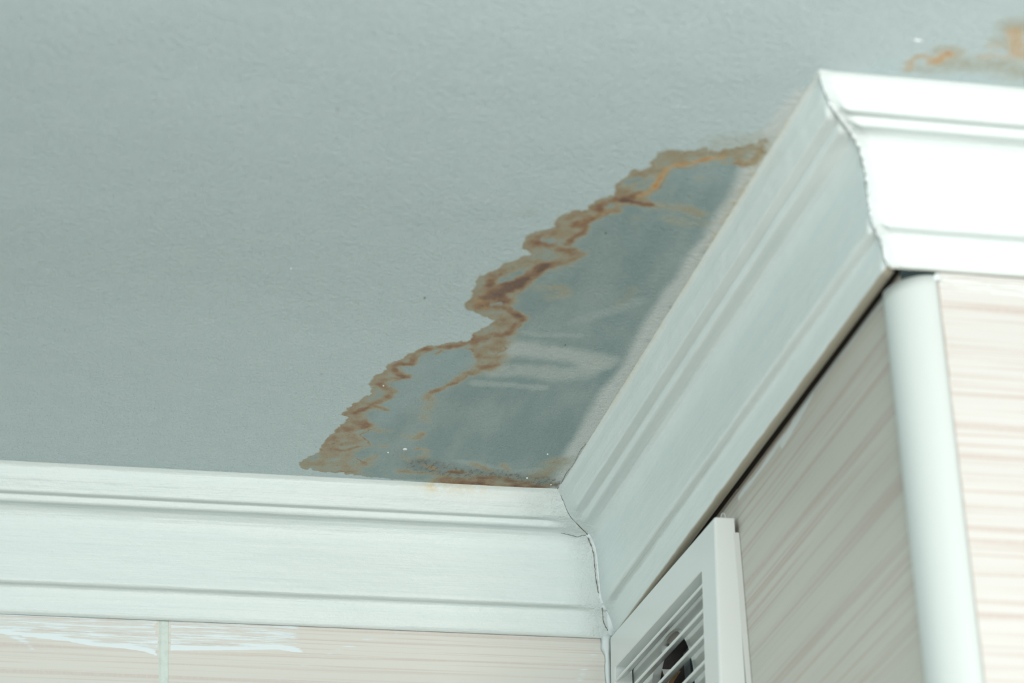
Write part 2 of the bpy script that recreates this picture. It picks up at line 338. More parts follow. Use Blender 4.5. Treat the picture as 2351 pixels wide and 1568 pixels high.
# strokes: points (mm on the ceiling), half width mm, brown amount, amber amount
TIP = (-179.7, -56.6)
STROKES = [
 ([(-54.0, -475.4), (-56.1, -463.4), (-61.7, -465.3)], 3.0, .45, .25),
 ([(-57.7, -477.9), (-64.3, -473.8), (-73.0, -472.4)], 6.0, .30, .10),
 ([(-72.2, -469.9), (-78.2, -467.2), (-83.4, -461.9), (-89.3, -458.8), (-95.1, -455.6), (-97.4, -449.4)], 2.8, .25, .75),
 ([(-77.5, -472.6), (-88.1, -470.1), (-100.2, -465.5), (-103.9, -458.7)], 5.0, .34, .0),
 ([(-97.2, -450.8), (-97.8, -442.6), (-98.2, -434.3), (-99.3, -428.6), (-102.3, -424.4)], 2.8, .35, .75),
 ([(-103.3, -448.5), (-109.7, -443.0), (-113.9, -433.2), (-112.5, -424.2)], 5.5, .40, .0),
 ([(-95.5, -415.2), (-102.2, -416.0), (-109.4, -416.8)], 2.6, .80, .1),
 ([(-102.6, -425.7), (-107.7, -418.9), (-112.7, -416.3), (-117.5, -412.8), (-118.7, -406.9)], 4.0, .66, .12),
 ([(-111.0, -405.7), (-116.3, -404.0), (-120.5, -398.1), (-123.8, -392.9), (-126.6, -387.6)], 3.5, .62, .25),
 ([(-123.9, -410.9), (-128.2, -400.8), (-132.7, -391.5), (-134.7, -385.5)], 5.5, .42, .0),
 ([(-124.2, -392.8), (-128.2, -390.3)], 3.2, .7, .4),
 ([(-121.9, -387.4), (-120.7, -380.8), (-123.9, -373.5), (-125.4, -367.4)], 2.4, .66, .0),
 ([(-129.5, -379.0), (-136.8, -375.5), (-142.6, -370.7), (-143.5, -364.7)], 5.5, .46, .12),
 ([(-141.2, -365.0), (-134.5, -363.6), (-128.2, -360.1), (-121.8, -358.0)], 3.8, .55, .15),
 ([(-128.1, -359.6), (-120.3, -361.2), (-115.5, -359.0), (-116.9, -352.8), (-121.4, -347.1)], 3.2, .52, .0),
 ([(-121.4, -347.1), (-129.1, -341.9), (-134.2, -339.2)], 5.0, .50, .0),
 ([(-138.8, -345.5), (-147.0, -340.3), (-153.4, -332.3), (-156.4, -324.7)], 5.5, .50, .0),
 ([(-130.7, -341.7), (-135.0, -337.0), (-137.5, -327.5), (-140.0, -320.9), (-143.0, -316.4)], 4.0, .82, .0),
 ([(-136.3, -325.6), (-139.7, -314.8), (-145.3, -312.9)], 4.0, .66, .0),
 ([(-152.7, -329.3), (-155.5, -322.8), (-155.1, -315.1)], 3.0, .62, .1),
 ([(-143.8, -316.8), (-146.9, -309.6), (-148.9, -303.0), (-145.4, -298.3)], 6.0, .86, .15),
 ([(-150.1, -308.1), (-153.5, -299.7), (-154.3, -292.7)], 5.5, .76, .22),
 ([(-154.2, -315.3), (-156.9, -306.0), (-157.6, -296.5)], 5.0, .50, .0),
 ([(-158.3, -296.4), (-155.6, -289.9), (-150.5, -289.0)], 4.0, .45, .35),
 ([(-148.3, -289.9), (-141.2, -290.4), (-134.7, -286.0), (-127.3, -278.5)], 3.0, .66, .0),
 ([(-128.0, -276.2), (-130.7, -267.1), (-132.8, -260.2)], 3.0, .56, .0),
 ([(-135.9, -278.3), (-138.7, -269.8)], 8.0, .42, .0),
 ([(-132.5, -259.2), (-138.5, -258.3), (-143.5, -253.2), (-146.8, -246.1)], 4.5, .55, .0),
 ([(-135.0, -248.3), (-139.1, -239.3), (-134.1, -228.8), (-134.8, -218.4)], 8.0, .48, .0),
 ([(-146.1, -239.5), (-142.4, -232.1), (-142.4, -226.5)], 3.0, .50, .0),
 ([(-130.6, -219.0), (-137.9, -212.2), (-142.8, -205.7)], 3.5, .50, .0),
 ([(-142.8, -205.7), (-146.4, -199.4), (-148.1, -192.2)], 2.6, .50, .0),
 ([(-149.3, -189.6), (-152.3, -185.7), (-156.4, -181.0), (-158.3, -177.8)], 2.2, .58, .0),
 ([(-158.4, -176.0), (-158.5, -169.4), (-155.8, -168.5)], 3.6, .45, .05),
 ([(-156.0, -161.3), (-156.0, -149.1), (-153.4, -140.2)], 4.0, .26, .0),
 ([(-150.6, -251.6), (-155.7, -241.5), (-162.5, -238.3), (-168.4, -236.9), (-173.1, -233.4)], 2.8, .56, .0),
 ([(-164.5, -232.9), (-166.6, -228.7)], 1.6, .45, .0),
 ([(-173.1, -233.4), (-177.9, -229.4), (-177.5, -221.5), (-176.6, -214.8), (-183.4, -213.9)], 2.8, .54, .0),
 ([(-183.4, -213.9), (-187.4, -208.7), (-184.3, -203.4), (-177.1, -197.5)], 2.6, .58, .0),
 ([(-176.6, -195.2), (-183.2, -194.3), (-188.9, -191.2), (-189.7, -185.2)], 2.6, .58, .0),
 ([(-189.7, -185.2), (-185.4, -179.9), (-180.8, -175.8), (-182.6, -169.6)], 2.8, .60, .0),
 ([(-190.1, -203.8), (-193.3, -190.6), (-192.5, -181.3)], 4.0, .44, .0),
 ([(-182.4, -168.5), (-187.7, -159.4), (-190.0, -155.4)], 3.2, .58, .0),
 ([(-189.2, -156.7), (-181.3, -153.0), (-178.5, -151.5)], 2.2, .52, .0),
 ([(-189.6, -153.1), (-194.5, -148.1), (-196.2, -143.6)], 2.6, .66, .0),
 ([(-195.3, -158.9), (-199.6, -148.1), (-201.6, -141.1)], 4.0, .45, .0),
 ([(-196.0, -142.5), (-192.0, -135.0), (-185.4, -127.9)], 4.5, .54, .0),
 ([(-197.6, -137.3), (-189.0, -126.1), (-196.0, -122.1)], 5.0, .48, .0),
 ([(-185.2, -126.7), (-177.4, -122.7), (-171.3, -122.3)], 2.8, .30, .0),
 ([(-198.5, -121.7), (-202.3, -106.8), (-203.6, -92.6)], 6.0, .44, .0),
 ([(-194.3, -112.9), (-189.3, -107.3), (-194.5, -100.2)], 4.5, .42, .0),
 ([(-199.8, -93.2), (-191.9, -92.9), (-186.1, -97.5)], 2.0, .52, .0),
 ([(-205.6, -89.2), (-199.4, -83.6), (-191.6, -84.6)], 6.0, .34, .0),
 ([(-186.1, -97.5), (-176.4, -101.4), (-169.7, -101.0)], 2.2, .30, .0),
 ([(-212.5, -68.2), (-202.1, -69.5), (-191.0, -67.1), (-182.5, -61.6)], 5.0, .30, .0),
 ([(-189.5, -58.7), (-184.2, -59.4), (-181.5, -61.7)], 2.0, .48, .05),
 ([(-177.9, -75.3), (-174.9, -80.3), (-173.7, -85.0)], 3.0, .34, .0),
 ([(-201.5, -73.5), (-187.0, -74.1), (-176.4, -74.2)], 6.0, .28, .0),
 ([(-152.2, -122.3), (-152.9, -115.3), (-155.0, -113.1)], 2.6, .42, .0),
 ([(-159.9, -117.5), (-154.3, -115.8)], 4.0, .22, .0),
 ([(-150.1, -99.8), (-145.5, -99.1)], 1.8, .40, .22),
 ([(-143.4, -95.5), (-142.8, -87.8), (-145.2, -86.2)], 3.0, .36, .1),
 ([(-140.7, -76.3), (-136.2, -74.2), (-132.8, -70.7)], 2.2, .30, .55),
 ([(-132.3, -49.4), (-127.1, -56.8)], 5.0, .30, .0),
 ([(-123.0, -69.4), (-116.1, -68.9)], 2.6, .70, .05),
 ([(-123.8, -54.5), (-104.1, -51.7), (-84.2, -48.8), (-65.1, -49.9)], 7.0, .70, .0),
 ([(-106.2, -60.9), (-87.0, -60.7), (-74.8, -55.5)], 5.0, .58, .0),
 ([(-113.5, -81.2), (-106.0, -78.2), (-98.3, -73.9)], 2.6, .38, .0),
 ([(-93.8, -83.8), (-89.3, -76.4)], 2.6, .40, .0),
 ([(-153.5, -66.7), (-142.3, -64.8), (-131.1, -63.0)], 3.0, .34, .0),
 ([(-156.7, -89.2), (-151.1, -81.5)], 3.0, .22, .0),
 ([(-68.1, -67.8), (-64.2, -81.7), (-60.5, -92.1)], 8.0, .32, .0),
 ([(-66.8, -51.1), (-57.4, -57.7)], 4.0, .40, .0),
 # faint tan patches in the wet field
 ([(-92.9, -415.6), (-84.6, -414.9), (-76.3, -414.3), (-65.5, -409.3)], 4.5, .30, .0),
 ([(-82.3, -402.9), (-71.7, -398.8), (-60.2, -399.6)], 4.0, .24, .0),
 ([(-77.7, -446.6), (-75.6, -445.0)], 3.0, .18, .0),
 ([(-98.9, -395.6), (-98.0, -400.6)], 4.0, .14, .0),
 ([(-126.9, -316.6), (-116.2, -317.2), (-112.6, -312.5), (-120.7, -306.1)], 5.0, .26, .0),
 ([(-102.9, -366.8), (-98.0, -366.5)], 3.5, .12, .0),
 ([(-78.4, -321.1), (-80.6, -302.3)], 6.0, .15, .0),
 ([(-158.1, -396.3), (-152.3, -398.1)], 4.0, .14, .0),
 ([(-74.2, -231.5), (-68.5, -229.4)], 5.0, .10, .0),
 ([(-109.4, -215.0), (-100.0, -223.3)], 2.0, .10, .0),
]
HOLES = [([(-116.3, -410.1), (-114.3, -411.4)], 1.3), ([(-138.7, -368.9), (-135.2, -369.9)], 2.4), ([(-145.8, -330.3), (-141.5, -330.5)], 2.2), ([(-149.8, -322.1), (-146.2, -324.1)], 2.4),
         ([(-148.4, -292.5), (-144.9, -294.1)], 1.4), ([(-153.0, -234.6), (-148.5, -231.3)], 3.5), ([(-112.5, -436.7), (-108.4, -440.0)], 3.0)]
SMEARS = [([(-124.6, -241.4), (-104.1, -239.8), (-85.4, -235.6), (-71.4, -230.7)], 9.0, .75), ([(-127.8, -212.5), (-113.1, -214.5), (-92.0, -211.6), (-77.8, -216.0)], 8.0, .60),
          ([(-136.3, -193.8), (-113.3, -194.0), (-95.2, -193.6)], 3.5, .45), ([(-124.3, -260.9), (-109.5, -261.3), (-92.1, -261.6)], 2.5, .35), ([(-98.9, -278.2), (-83.3, -293.9), (-70.2, -309.2)], 4.0, .28),
          ([(-133.1, -245.8), (-128.1, -235.3)], 6, .5), ([(-56.4, -222.4), (-56.2, -193.0)], 5, -.3), ([(-119.6, -84.3), (-84.3, -72.4), (-73.2, -77.2)], 4, .3)]
TEALS = [([(-156.6, -228.4), (-163.9, -216.0), (-171.9, -206.3)], 14.0, .9), ([(-149.9, -220.8), (-162.2, -184.3), (-177.3, -158.4)], 12.0, .9), ([(-173.3, -188.7), (-179.8, -158.0), (-178.7, -139.9)], 9.0, .8),
         ([(-141.7, -272.1), (-137.6, -269.9)], 5.0, .5), ([(-93.5, -450.0), (-79.8, -449.9), (-68.0, -456.2)], 9.0, .35)]

def stain_fields(X, Y):
    """X, Y in millimetres on the ceiling"""
    wx = fbm(X / 9, Y / 9, 3, 11) * 2.2 + fbm(X / 2.6, Y / 2.6, 3, 21) * 1.1
    wy = fbm(X / 9 + 40, Y / 9, 3, 31) * 3.0 + fbm(X / 2.6 + 40, Y / 2.6, 3, 41) * 1.5
    Xw, Yw = X + wx * .8, Y + wy * .8
    Xe, Ye = X + wx * .35 + 2.0 * fbm(X / 2.6, Y / 3.2, 4, 25), Y + wy * .35 + 3.2 * fbm(X / 2.6 + 9, Y / 3.6, 4, 26)
    sd = poly_dist(Xe, Ye, OUTLINE + OUTLINE[:1]) * np.where(inside(Xe, Ye, OUTLINE), 1, -1)
    nb = fbm(X / 14, Y / 14, 4, 51)
    brown = np.zeros_like(X); amber = np.zeros_like(X)
    rim = poly_dist(Xe, Ye, OUTLINE[:-6])
    along = sstep(-60, -120, Y)
    rimw = 7 + 5 * nb
    brown = (0.30 + 0.10 * nb) * np.exp(-(rim / np.maximum(rimw, 3)) ** 2) + .10 * np.exp(-(rim / 1.2) ** 2)
    nring = next(i for i, p_ in enumerate(OUTLINE) if p_ == TIP) + 1
    RING = OUTLINE[1:nring] + INNER[::-1]
    Xr, Yr = X + wx * .7, Y + wy * .7
    inr = inside(Xr, Yr, RING); di = poly_dist(Xr, Yr, INNER)
    rs_ = np.where(inr, di, -di)
    mott = fbm(X / 7, Y / 10, 5, 55)
    fill = sstep(-1.3, .7, rs_) * np.clip(.25 + .30 * mott, .05, 1)
    brown = np.maximum(brown, fill)
    brown = np.maximum(brown, (.56 + .30 * nb) * np.exp(-(rs_ - .2) ** 2 / .5) * (.55 + .45 * sstep(-.4, .4, fbm(X / 16, Y / 16, 3, 57))))
    for pts, w, b, a in STROKES:
        w = w * 1.15
        d = poly_dist(Xw, Yw, pts) / w
        k = np.exp(-d ** 2.4 * .9)
        kk = k * (1 + .65 * fbm(X / 6, Y / 6, 5, 61))
        brown = np.maximum(brown, kk * b) + 0.16 * np.minimum(brown, kk * b)
        amber = np.maximum(amber, np.exp(-(d * 1.5) ** 2) * a * (1 + .9 * fbm(X / 5, Y / 5, 4, 63)))
    for pts, w in HOLES:
        k = np.exp(-(poly_dist(Xe, Ye, pts) / w) ** 4)
        brown *= 1 - .85 * k; amber *= 1 - .8 * k
    faint = brown * 1.0
    brown = brown * sstep(-1.0, .6, sd)
    faintspot = np.exp(-(poly_dist(Xw, Yw, STROKES[-3][0]) / 4.0) ** 2) * .13
    brown = np.maximum(brown, faintspot)
    # soft smoky edge at the far end of the stain
    far = np.exp(-(poly_dist(Xw, Yw, [(-77.9, -481.3), (-67.8, -485.1), (-58.8, -488.7)]) / 12) ** 2) * .20
    brown = np.maximum(brown, far)
    smear = np.zeros_like(X); teal = np.zeros_like(X)
    for pts, w, s in SMEARS: smear += 1.25 * s * np.exp(-(poly_dist(Xw, Yw, pts) / (w * 1.15)) ** 4)
    for pts, w, s in TEALS: teal = np.maximum(teal, s * np.exp(-(poly_dist(Xw, Yw, pts) / w) ** 2))
    a_side = -X - 48.2; a_back = -Y - 48.2
    cw = 9 + 5 * fbm(Y / 60, Y * 0, 3, 71)
    caulk = .9 * sstep(cw + 5, cw - 3, a_side + 1.2 * fbm(X / 9, Y / 40, 3, 81)) * sstep(-20, -60, Y)
    caulk = np.maximum(caulk, .45 * sstep(5, 1, a_back + 1.5 * fbm(X / 20, Y / 5, 3, 91)) * sstep(-190, -215, X))
    yl = .9 * np.exp(-(np.abs(a_side - .8 - 1.0 * fbm(X / 5, Y / 12, 3, 101)) / 1.7) ** 2) * (0.55 + .6 * sstep(-.3, .5, fbm(Y / 25, Y * 0, 3, 111))) * sstep(-60, -130, Y)
    yl = np.maximum(yl, .8 * np.exp(-((a_side - 3) / 3.5) ** 2) * sstep(-330, -420, Y) * sstep(-490, -470, Y) * .5)
    rough = np.exp(-(poly_dist(Xw, Yw, [(-144.9, -77.1), (-121.3, -67.6), (-96.8, -67.5), (-74.0, -63.7), (-56.4, -59.2)]) / 9) ** 2)
    rough = np.maximum(rough, .3 * np.exp(-(poly_dist(Xw, Yw, [(-158.7, -92.2), (-148.3, -80.5)]) / 9) ** 2))
    return dict(edge=sd, brown=brown, amber=amber, smear=np.clip(smear, 0, 1), teal=teal, caulk=caulk, yellow=yl, rough=rough, dry=np.clip(sstep(7, 1, a_back + 3 * fbm(X / 18, Y / 6, 3, 95)) * sstep(-120, -150, X), 0, 1))

SPOT = [([(-8.1, -564.7), (-9.9, -570.8), (-7.3, -575.6), (-0.5, -573.9), (3.1, -572.9)], 3.2, .20, .50), ([(2.2, -572.4), (2.5, -577.6), (3.3, -580.1), (5.9, -578.9)], 3.2, .12, .75),
        ([(3.7, -580.2), (5.2, -579.6)], 2.4, .2, 1.0), ([(-1.3, -581.8), (4.0, -585.0), (10.0, -582.0), (9.2, -577.1)], 5.0, .24, .22), ([(22.4, -580.0), (26.5, -583.5), (33.8, -581.8), (41.9, -580.7)], 4.0, .14, .36),
        ([(22.6, -590.7), (26.5, -591.8)], 4.0, .10, .32), ([(28.7, -605.4), (34.8, -594.7), (37.3, -587.2), (41.2, -585.8)], 5.5, .14, .62), ([(14.2, -584.3), (15.2, -582.0)], 2.5, .06, .2),
        ([(25.2, -608.7), (33.4, -610.1)], 9.0, .28, .06), ([(23.5, -596.8), (31.1, -594.1)], 8.0, .22, .06), ([(-20.0, -603.3), (-17.2, -602.6)], 4.0, .10, .05),
        ([(7.1, -571.1), (19.8, -572.4), (34.4, -574.7), (45.0, -570.3)], 9.0, .26, .0), ([(-4.3, -566.5), (2.6, -565.6)], 5.0, .22, .05), ([(37.4, -567.1), (49.6, -564.9)], 9.0, .16, .0), ([(43.7, -576.2), (52.0, -569.4)], 7, .15, .1)]
def spot_fields(X, Y):
    wx = fbm(X / 9, Y / 9, 3, 12) * 2.2 + fbm(X / 3, Y / 3, 3, 22) * 1.2
    wy = fbm(X / 9 + 40, Y / 9, 3, 32) * 2.8 + fbm(X / 3 + 40, Y / 3, 3, 42) * 1.4
    Xw, Yw = X + wx, Y + wy
    br = np.zeros_like(X); am = np.zeros_like(X)
    for pts, w, b, a in SPOT:
        d = poly_dist(Xw, Yw, pts) / w
        k = np.exp(-d ** 2.2)
        br = np.maximum(br, k * b); am = np.maximum(am, k * a)
    z = np.zeros_like(X)
    return dict(edge=z - 30, brown=br, amber=am, smear=z, teal=z, caulk=z, yellow=z, rough=z, dry=z)

def ceil_grid(x0, x1, y0, y1, step):
    nx = int(round((x1 - x0) / step)) + 1; ny = int(round((y1 - y0) / step)) + 1
    xs = np.linspace(x0, x1, nx); ys = np.linspace(y0, y1, ny)
    X, Y = np.meshgrid(xs, ys, indexing='ij')
    return X.ravel(), Y.ravel(), grid_faces(nx, ny, flip=True)
G1 = (-250.0, -30.0, -540.0, -30.0)
G2 = (-30.0, 80.0, -660.0, -540.0)
AT = ['edge', 'brown', 'amber', 'smear', 'teal', 'caulk', 'yellow', 'rough', 'dry']
def pack(X, Y): return np.stack([X / 1000, Y / 1000, np.full_like(X, HC)], 1)

X1, Y1, F1 = ceil_grid(*G1, 0.75); A1 = stain_fields(X1, Y1); V1 = pack(X1, Y1)
k1 = (A1['edge'][F1].max(1) > -1.2) | (A1['brown'][F1].max(1) > .06)
k1 &= ~((X1[F1].mean(1) > -48.2))
X2, Y2, F2 = ceil_grid(*G2, 1.0); A2 = spot_fields(X2, Y2); V2 = pack(X2, Y2)
k2 = np.maximum(A2['brown'], A2['amber'])[F2].max(1) > .05
# plain ceiling around the two fine patches
xs = [-2500.0, -250.0, -30.0, 80.0, 1500.0]; ys = [-3600.0, -660.0, -540.0, -30.0, 60.0]
VB = []; FB = []
for i in range(4):
    for j in range(4):
        cx, cy = (xs[i] + xs[i + 1]) / 2, (ys[j] + ys[j + 1]) / 2
        if (G1[0] < cx < G1[1] and G1[2] < cy < G1[3]) or (G2[0] < cx < G2[1] and G2[2] < cy < G2[3]): continue
        b = len(VB)
        VB += [(xs[i], ys[j]), (xs[i], ys[j + 1]), (xs[i + 1], ys[j + 1]), (xs[i + 1], ys[j])]
        FB.append([b, b + 1, b + 2, b + 3])
VB = np.array(VB)
parts = [subset(V1, F1, A1, ~k1), subset(V2, F2, A2, ~k2),
         (pack(VB[:, 0], VB[:, 1]), np.array(FB), {k: np.full(len(VB), -60.0 if k == 'edge' else 0.0) for k in AT})]
Vs = []; Fs = []; As = {k: [] for k in AT}; off = 0
for v, f, a in parts:
    Vs.append(v); Fs.append(f + off); off += len(v)
    for k in AT: As[k].append(a[k])
ceiling = link('ceiling', mesh_np('ceiling', np.concatenate(Vs), np.concatenate(Fs), True, {k: np.concatenate(As[k]) for k in AT}), M_CEIL)
tag(ceiling, 'grey-white painted ceiling with brush marks and a rusty water stain in its corner', 'ceiling', 'structure')
v, f, a = subset(V1, F1, A1, k1)
st = link('water_stain', mesh_np('water_stain', v, f, True, a), M_CEIL, ceiling)
st['label'] = 'large grey-green damp patch with jagged rust-brown rim in the ceiling corner'
v, f, a = subset(V2, F2, A2, k2)
st = link('water_stain', mesh_np('water_stain', v, f, True, a), M_CEIL, ceiling)
st['label'] = 'small pale orange water stain above the bright right-hand moulding'

def lump(name, x, y, z, sx, sy, sz, mat, parent, seed=0, label=None):
    bm = bmesh.new(); bmesh.ops.create_icosphere(bm, subdivisions=2, radius=1.0)
    for vtx in bm.verts:
        c = vtx.co.copy()
        n = 1 + .28 * math.sin(5.1 * c.x + seed) * math.cos(4.3 * c.y + 2 * seed) + .15 * math.sin(9 * c.z + 3 * seed)
        vtx.co = Vector((x + c.x * sx * n, y + c.y * sy * n, z + c.z * sz * n))
    o = bm_obj(name, bm, mat, parent, True)
    if label: o['label'] = label
    return o
for i, ((x, y), sx, sy) in enumerate(zip([(-157.2, -98.2), (-166.4, -92.4), (-70.7, -102.5), (-74.5, -65.7), (-187.4, -183.8), (-263.7, -319.1), (-57.4, -57.7), (-52.2, -48.2)],
                                [1.3, .5, .6, .6, .4, .4, .5, .7], [1.4, .5, .7, .7, .5, .4, .5, .8])):
    lump('paint_flake', x / 1000, y / 1000, HC, sx / 1000, sy / 1000, .0007, M_RAG if i < 2 else M_CAULK, ceiling, i)
lump('paint_flake', (-13.7, -589.6)[0] / 1000, (-13.7, -589.6)[1] / 1000, HC, .0026, .0010, .0006, M_CAULK, ceiling, 3)
for i, (x, y) in enumerate([(-109.1, -382.1), (-97.1, -249.8), (-186.9, -295.4)]):
    lump('paint_chip', x / 1000, y / 1000, HC, .0004, .0011, .0003, M_DARK, ceiling, i, 'tiny dark chip in the paint')

# ================================================================ crown mouldings
PROFILE = [(52.6, -0.8), (50.2, 0.35), (48.5, 1.7), (47.6, 4.6), (46.8, 7.6), (45.0, 11.0), (43.6, 14.2), (43.2, 15.4),
           (42.7, 15.9), (40.0, 15.4), (36.6, 14.6), (35.8, 14.9), (35.3, 17.0), (34.6, 18.2), (33.4, 18.5), (29.5, 17.9), (26.2, 18.2), (23.6, 20.0), (21.8, 23.0), (20.5, 27.5),
           (19.9, 36.0), (19.3, 50.0), (19.0, 61.6), (18.6, 63.0), (17.6, 63.6), (14.0, 63.9), (12.9, 64.6), (12.2, 67.0), (11.2, 73.0), (10.3, 78.2), (9.4, 79.7), (8.4, 80.1), (7.6, 80.4), (7.6, 60.0), (7.6, 1.0)]
def resample(pr, step=0.55):
    out = []
    for (a0, b0), (a1, b1) in zip(pr[:-1], pr[1:]):
        n = max(1, int(round(math.hypot(a1 - a0, b1 - b0) / step)))
        if a0 == a1 and b0 > b1: n = 1
        for i in range(n): out.append((a0 + (a1 - a0) * i / n, b0 + (b1 - b0) * i / n))
    out.append(pr[-1])
    return np.array(out)
PR = resample(PROFILE)
def smooth(p, k):
    q = p.copy()
    for _ in range(k):
        r = q.copy(); r[1:-4] = (q[:-5] + 2 * q[1:-4] + q[2:-3]) / 4; q = r
    return q
PR_SHARP = smooth(PR, 2); PR_SOFT = smooth(PR, 160)
ARC = np.concatenate([[0], np.cumsum(np.hypot(*np.diff(PR, axis=0).T))])

def crown(name, place, L, seed, soft0, soft1, fields=None, n=None, back=7.6):
    """place(s, a, b) -> world position in mm; s = distance along the wall, mitred ends come from place itself"""
    n = n or int(L / 1.6)
    S = np.linspace(0, 1, n)
    w = np.zeros(n)
    if soft0: w = np.maximum(w, sstep(soft0[1], soft0[0], S * L))
    if soft1: w = np.maximum(w, sstep(soft1[1], soft1[0], (1 - S) * L))
    m = len(PR)
    A = (PR_SHARP[None, :, 0] * (1 - w[:, None]) + PR_SOFT[None, :, 0] * w[:, None])
    B = (PR_SHARP[None, :, 1] * (1 - w[:, None]) + PR_SOFT[None, :, 1] * w[:, None])
    A[:, -3:] = back
    U = np.repeat((S * L)[:, None], m, 1); Vv = np.repeat(ARC[None, :], n, 0)
    front = (np.arange(m) < m - 3)[None, :]
    dv = (.45 * fbm(U / 45, Vv / 22, 3, seed) + .16 * fbm(U / 8, Vv / 5, 3, seed + 5)) * front * sstep(3, 9, Vv) * sstep(0, 3, ARC[-4] - 7 - Vv)
    A = A + dv * .8; B = B + dv * .35
    Xp, Yp, Zp = place(np.repeat(S[:, None], m, 1), A, B)
    V = np.stack([Xp, Yp, Zp], -1).reshape(-1, 3) / 1000
    V[:, 2] += HC
    at = {'u': (U / 1000 + seed).ravel(), 'v': (Vv / 1000).ravel()}
    at.update({k: f_.ravel() for k, f_ in (fields(U, Vv, w[:, None] + 0 * U, Xp, Yp) if fields else {}).items()})
    for k in ('cream', 'bare', 'rough'):
        if k not in at: at[k] = np.zeros(n * m)
    F = grid_faces(n, m)
    me = mesh_np(name, V, F, True, at)
    bm = bmesh.new(); bm.from_mesh(me); bmesh.ops.recalc_face_normals(bm, faces=bm.faces); bm.to_mesh(me); bm.free()
    for p in me.polygons: p.use_smooth = True
    return link(name, me, M_MOULD)
BK = 0.0
def place_back(s, a, b):    # from the far left end to the inner mitre
    return -900 * (1 - s) + (-a) * s, -a - .0 * s, -b
def place_side(s, a, b):    # inner mitre to outer mitre
    return -a, -a * 1.0 - s * DC * 1000, -b
def place_front(s, a, b):   # outer mitre to the right
    return -a * (1 - s) + 700 * s, -DC * 1000 - a, -b
def f_back(U, Vv, w, X, Y):
    c = np.exp(-(poly_dist(X, Vv, [(-130.6, -41.5)[:1] + (4.0,), (-127.2, -44.6)[:1] + (1.0,)]) / 4.5) ** 2) * 1.0
    c = np.maximum(c, .55 * np.exp(-((X + 118) / 26) ** 2) * np.exp(-((Vv - 4) / 4.5) ** 2))
    return {'cream': c, 'rough': np.maximum(w * .9, .8 * np.exp(-((X + 62) / 14) ** 2) * np.exp(-((Vv - 14) / 16) ** 2))}
def f_side(U, Vv, w, X, Y):
    bare = sstep(ARC[-4] - 2.8, ARC[-4] - 1.7, Vv + .35 * fbm(U / 14, U * 0, 3, 7)) * .8
    cream = .8 * np.exp(-(Vv / 3.0) ** 2) * (.35 + .65 * sstep(-.3, .4, fbm(U / 28, U * 0, 3, 9))) * sstep(60, 130, U)
    return {'bare': bare, 'cream': cream, 'rough': w * .6}
def f_front(U, Vv, w, X, Y):
    return {'rough': w * .8, 'bare': .4 * sstep(ARC[-4] - 1.4, ARC[-4] - .6, Vv)}
crown_back = crown('trim_1', place_back, 860, 1, None, (4, 24), f_back, n=700)
tag(crown_back, 'white painted crown moulding across the lower left, over the back wall tiles', 'crown moulding', 'structure')
crown_side = crown('trim_2', place_side, 505.5, 2, (4, 22), (2, 9), f_side, n=420, back=5.2)
tag(crown_side, 'grey shaded crown moulding running diagonally between the two white mouldings', 'crown moulding', 'structure')
crown_front = crown('trim_3', place_front, 740, 3, (2, 8), None, f_front, n=460)
tag(crown_front, 'brightest white crown moulding at the right edge, above the corner bead', 'crown moulding', 'structure')

def prof_at(b):             # distance from the wall at drop b, on the softened profile
    k = len(PR) - 4
    return float(np.interp(b, PR_SOFT[:k, 1], PR_SOFT[:k, 0]))
rs = np.random.RandomState(4)
# hairline cracks along the inner mitre
def mitre_crack(name, bs, off, wob, r, seed):
    rr = np.random.RandomState(seed); pts = []
    for b in bs:
        a = prof_at(b); o = off(b) + rr.uniform(-wob, wob)
        pts.append(((-a - max(-o, 0) - .0 + min(o, 0) * 0) / 1000, (-a - max(o, 0)) / 1000, HC - b / 1000))
    rad = [r * rr.uniform(.5, 1.3) for _ in pts]
    o = link(name, tube_mesh(name, pts, rad, 6), M_DARK, crown_back)
    o['label'] = 'thin dark hairline crack along the mitre'
    return o
mitre_crack('crack', np.linspace(3, 19.5, 22), lambda b: 0, .15, .00022, 1)
def line_on_back(name, px, r, seed, parent=None):
    rr = np.random.RandomState(seed)
    pts = [(x / 1000, y / 1000, HC + z / 1000) for x, y, z in px]
    full = []
    for p0, p1 in zip(pts[:-1], pts[1:]):
        nn = 6
        for i in range(nn): full.append([p0[k] + (p1[k] - p0[k]) * i / nn + rr.uniform(-.00018, .00018) for k in range(3)])
    full.append(list(pts[-1]))
    o = link(name, tube_mesh(name, full, [r * rr.uniform(.4, 1.2) for _ in full], 6), M_DARK, parent or crown_back)
    o['label'] = 'thin dark hairline crack along the mitre'
    return o
# ================================================================ tiled walls
def slab(name, lo, hi, mats):
    bm = bmesh.new(); box_bm(bm, lo, hi); return bm_obj(name, bm, mats)

def wall_panel(name, u0, u1, z0, z1, step, to_world, fields, mats, grout=None, flip=False):
    nu = int((u1 - u0) / step) + 1; nz = int((z1 - z0) / step) + 1
    us = np.linspace(u0, u1, nu); zs = np.linspace(z0, z1, nz)
    U, Z = np.meshgrid(us, zs, indexing='ij')
    return U, Z, grid_faces(nu, nz, flip)

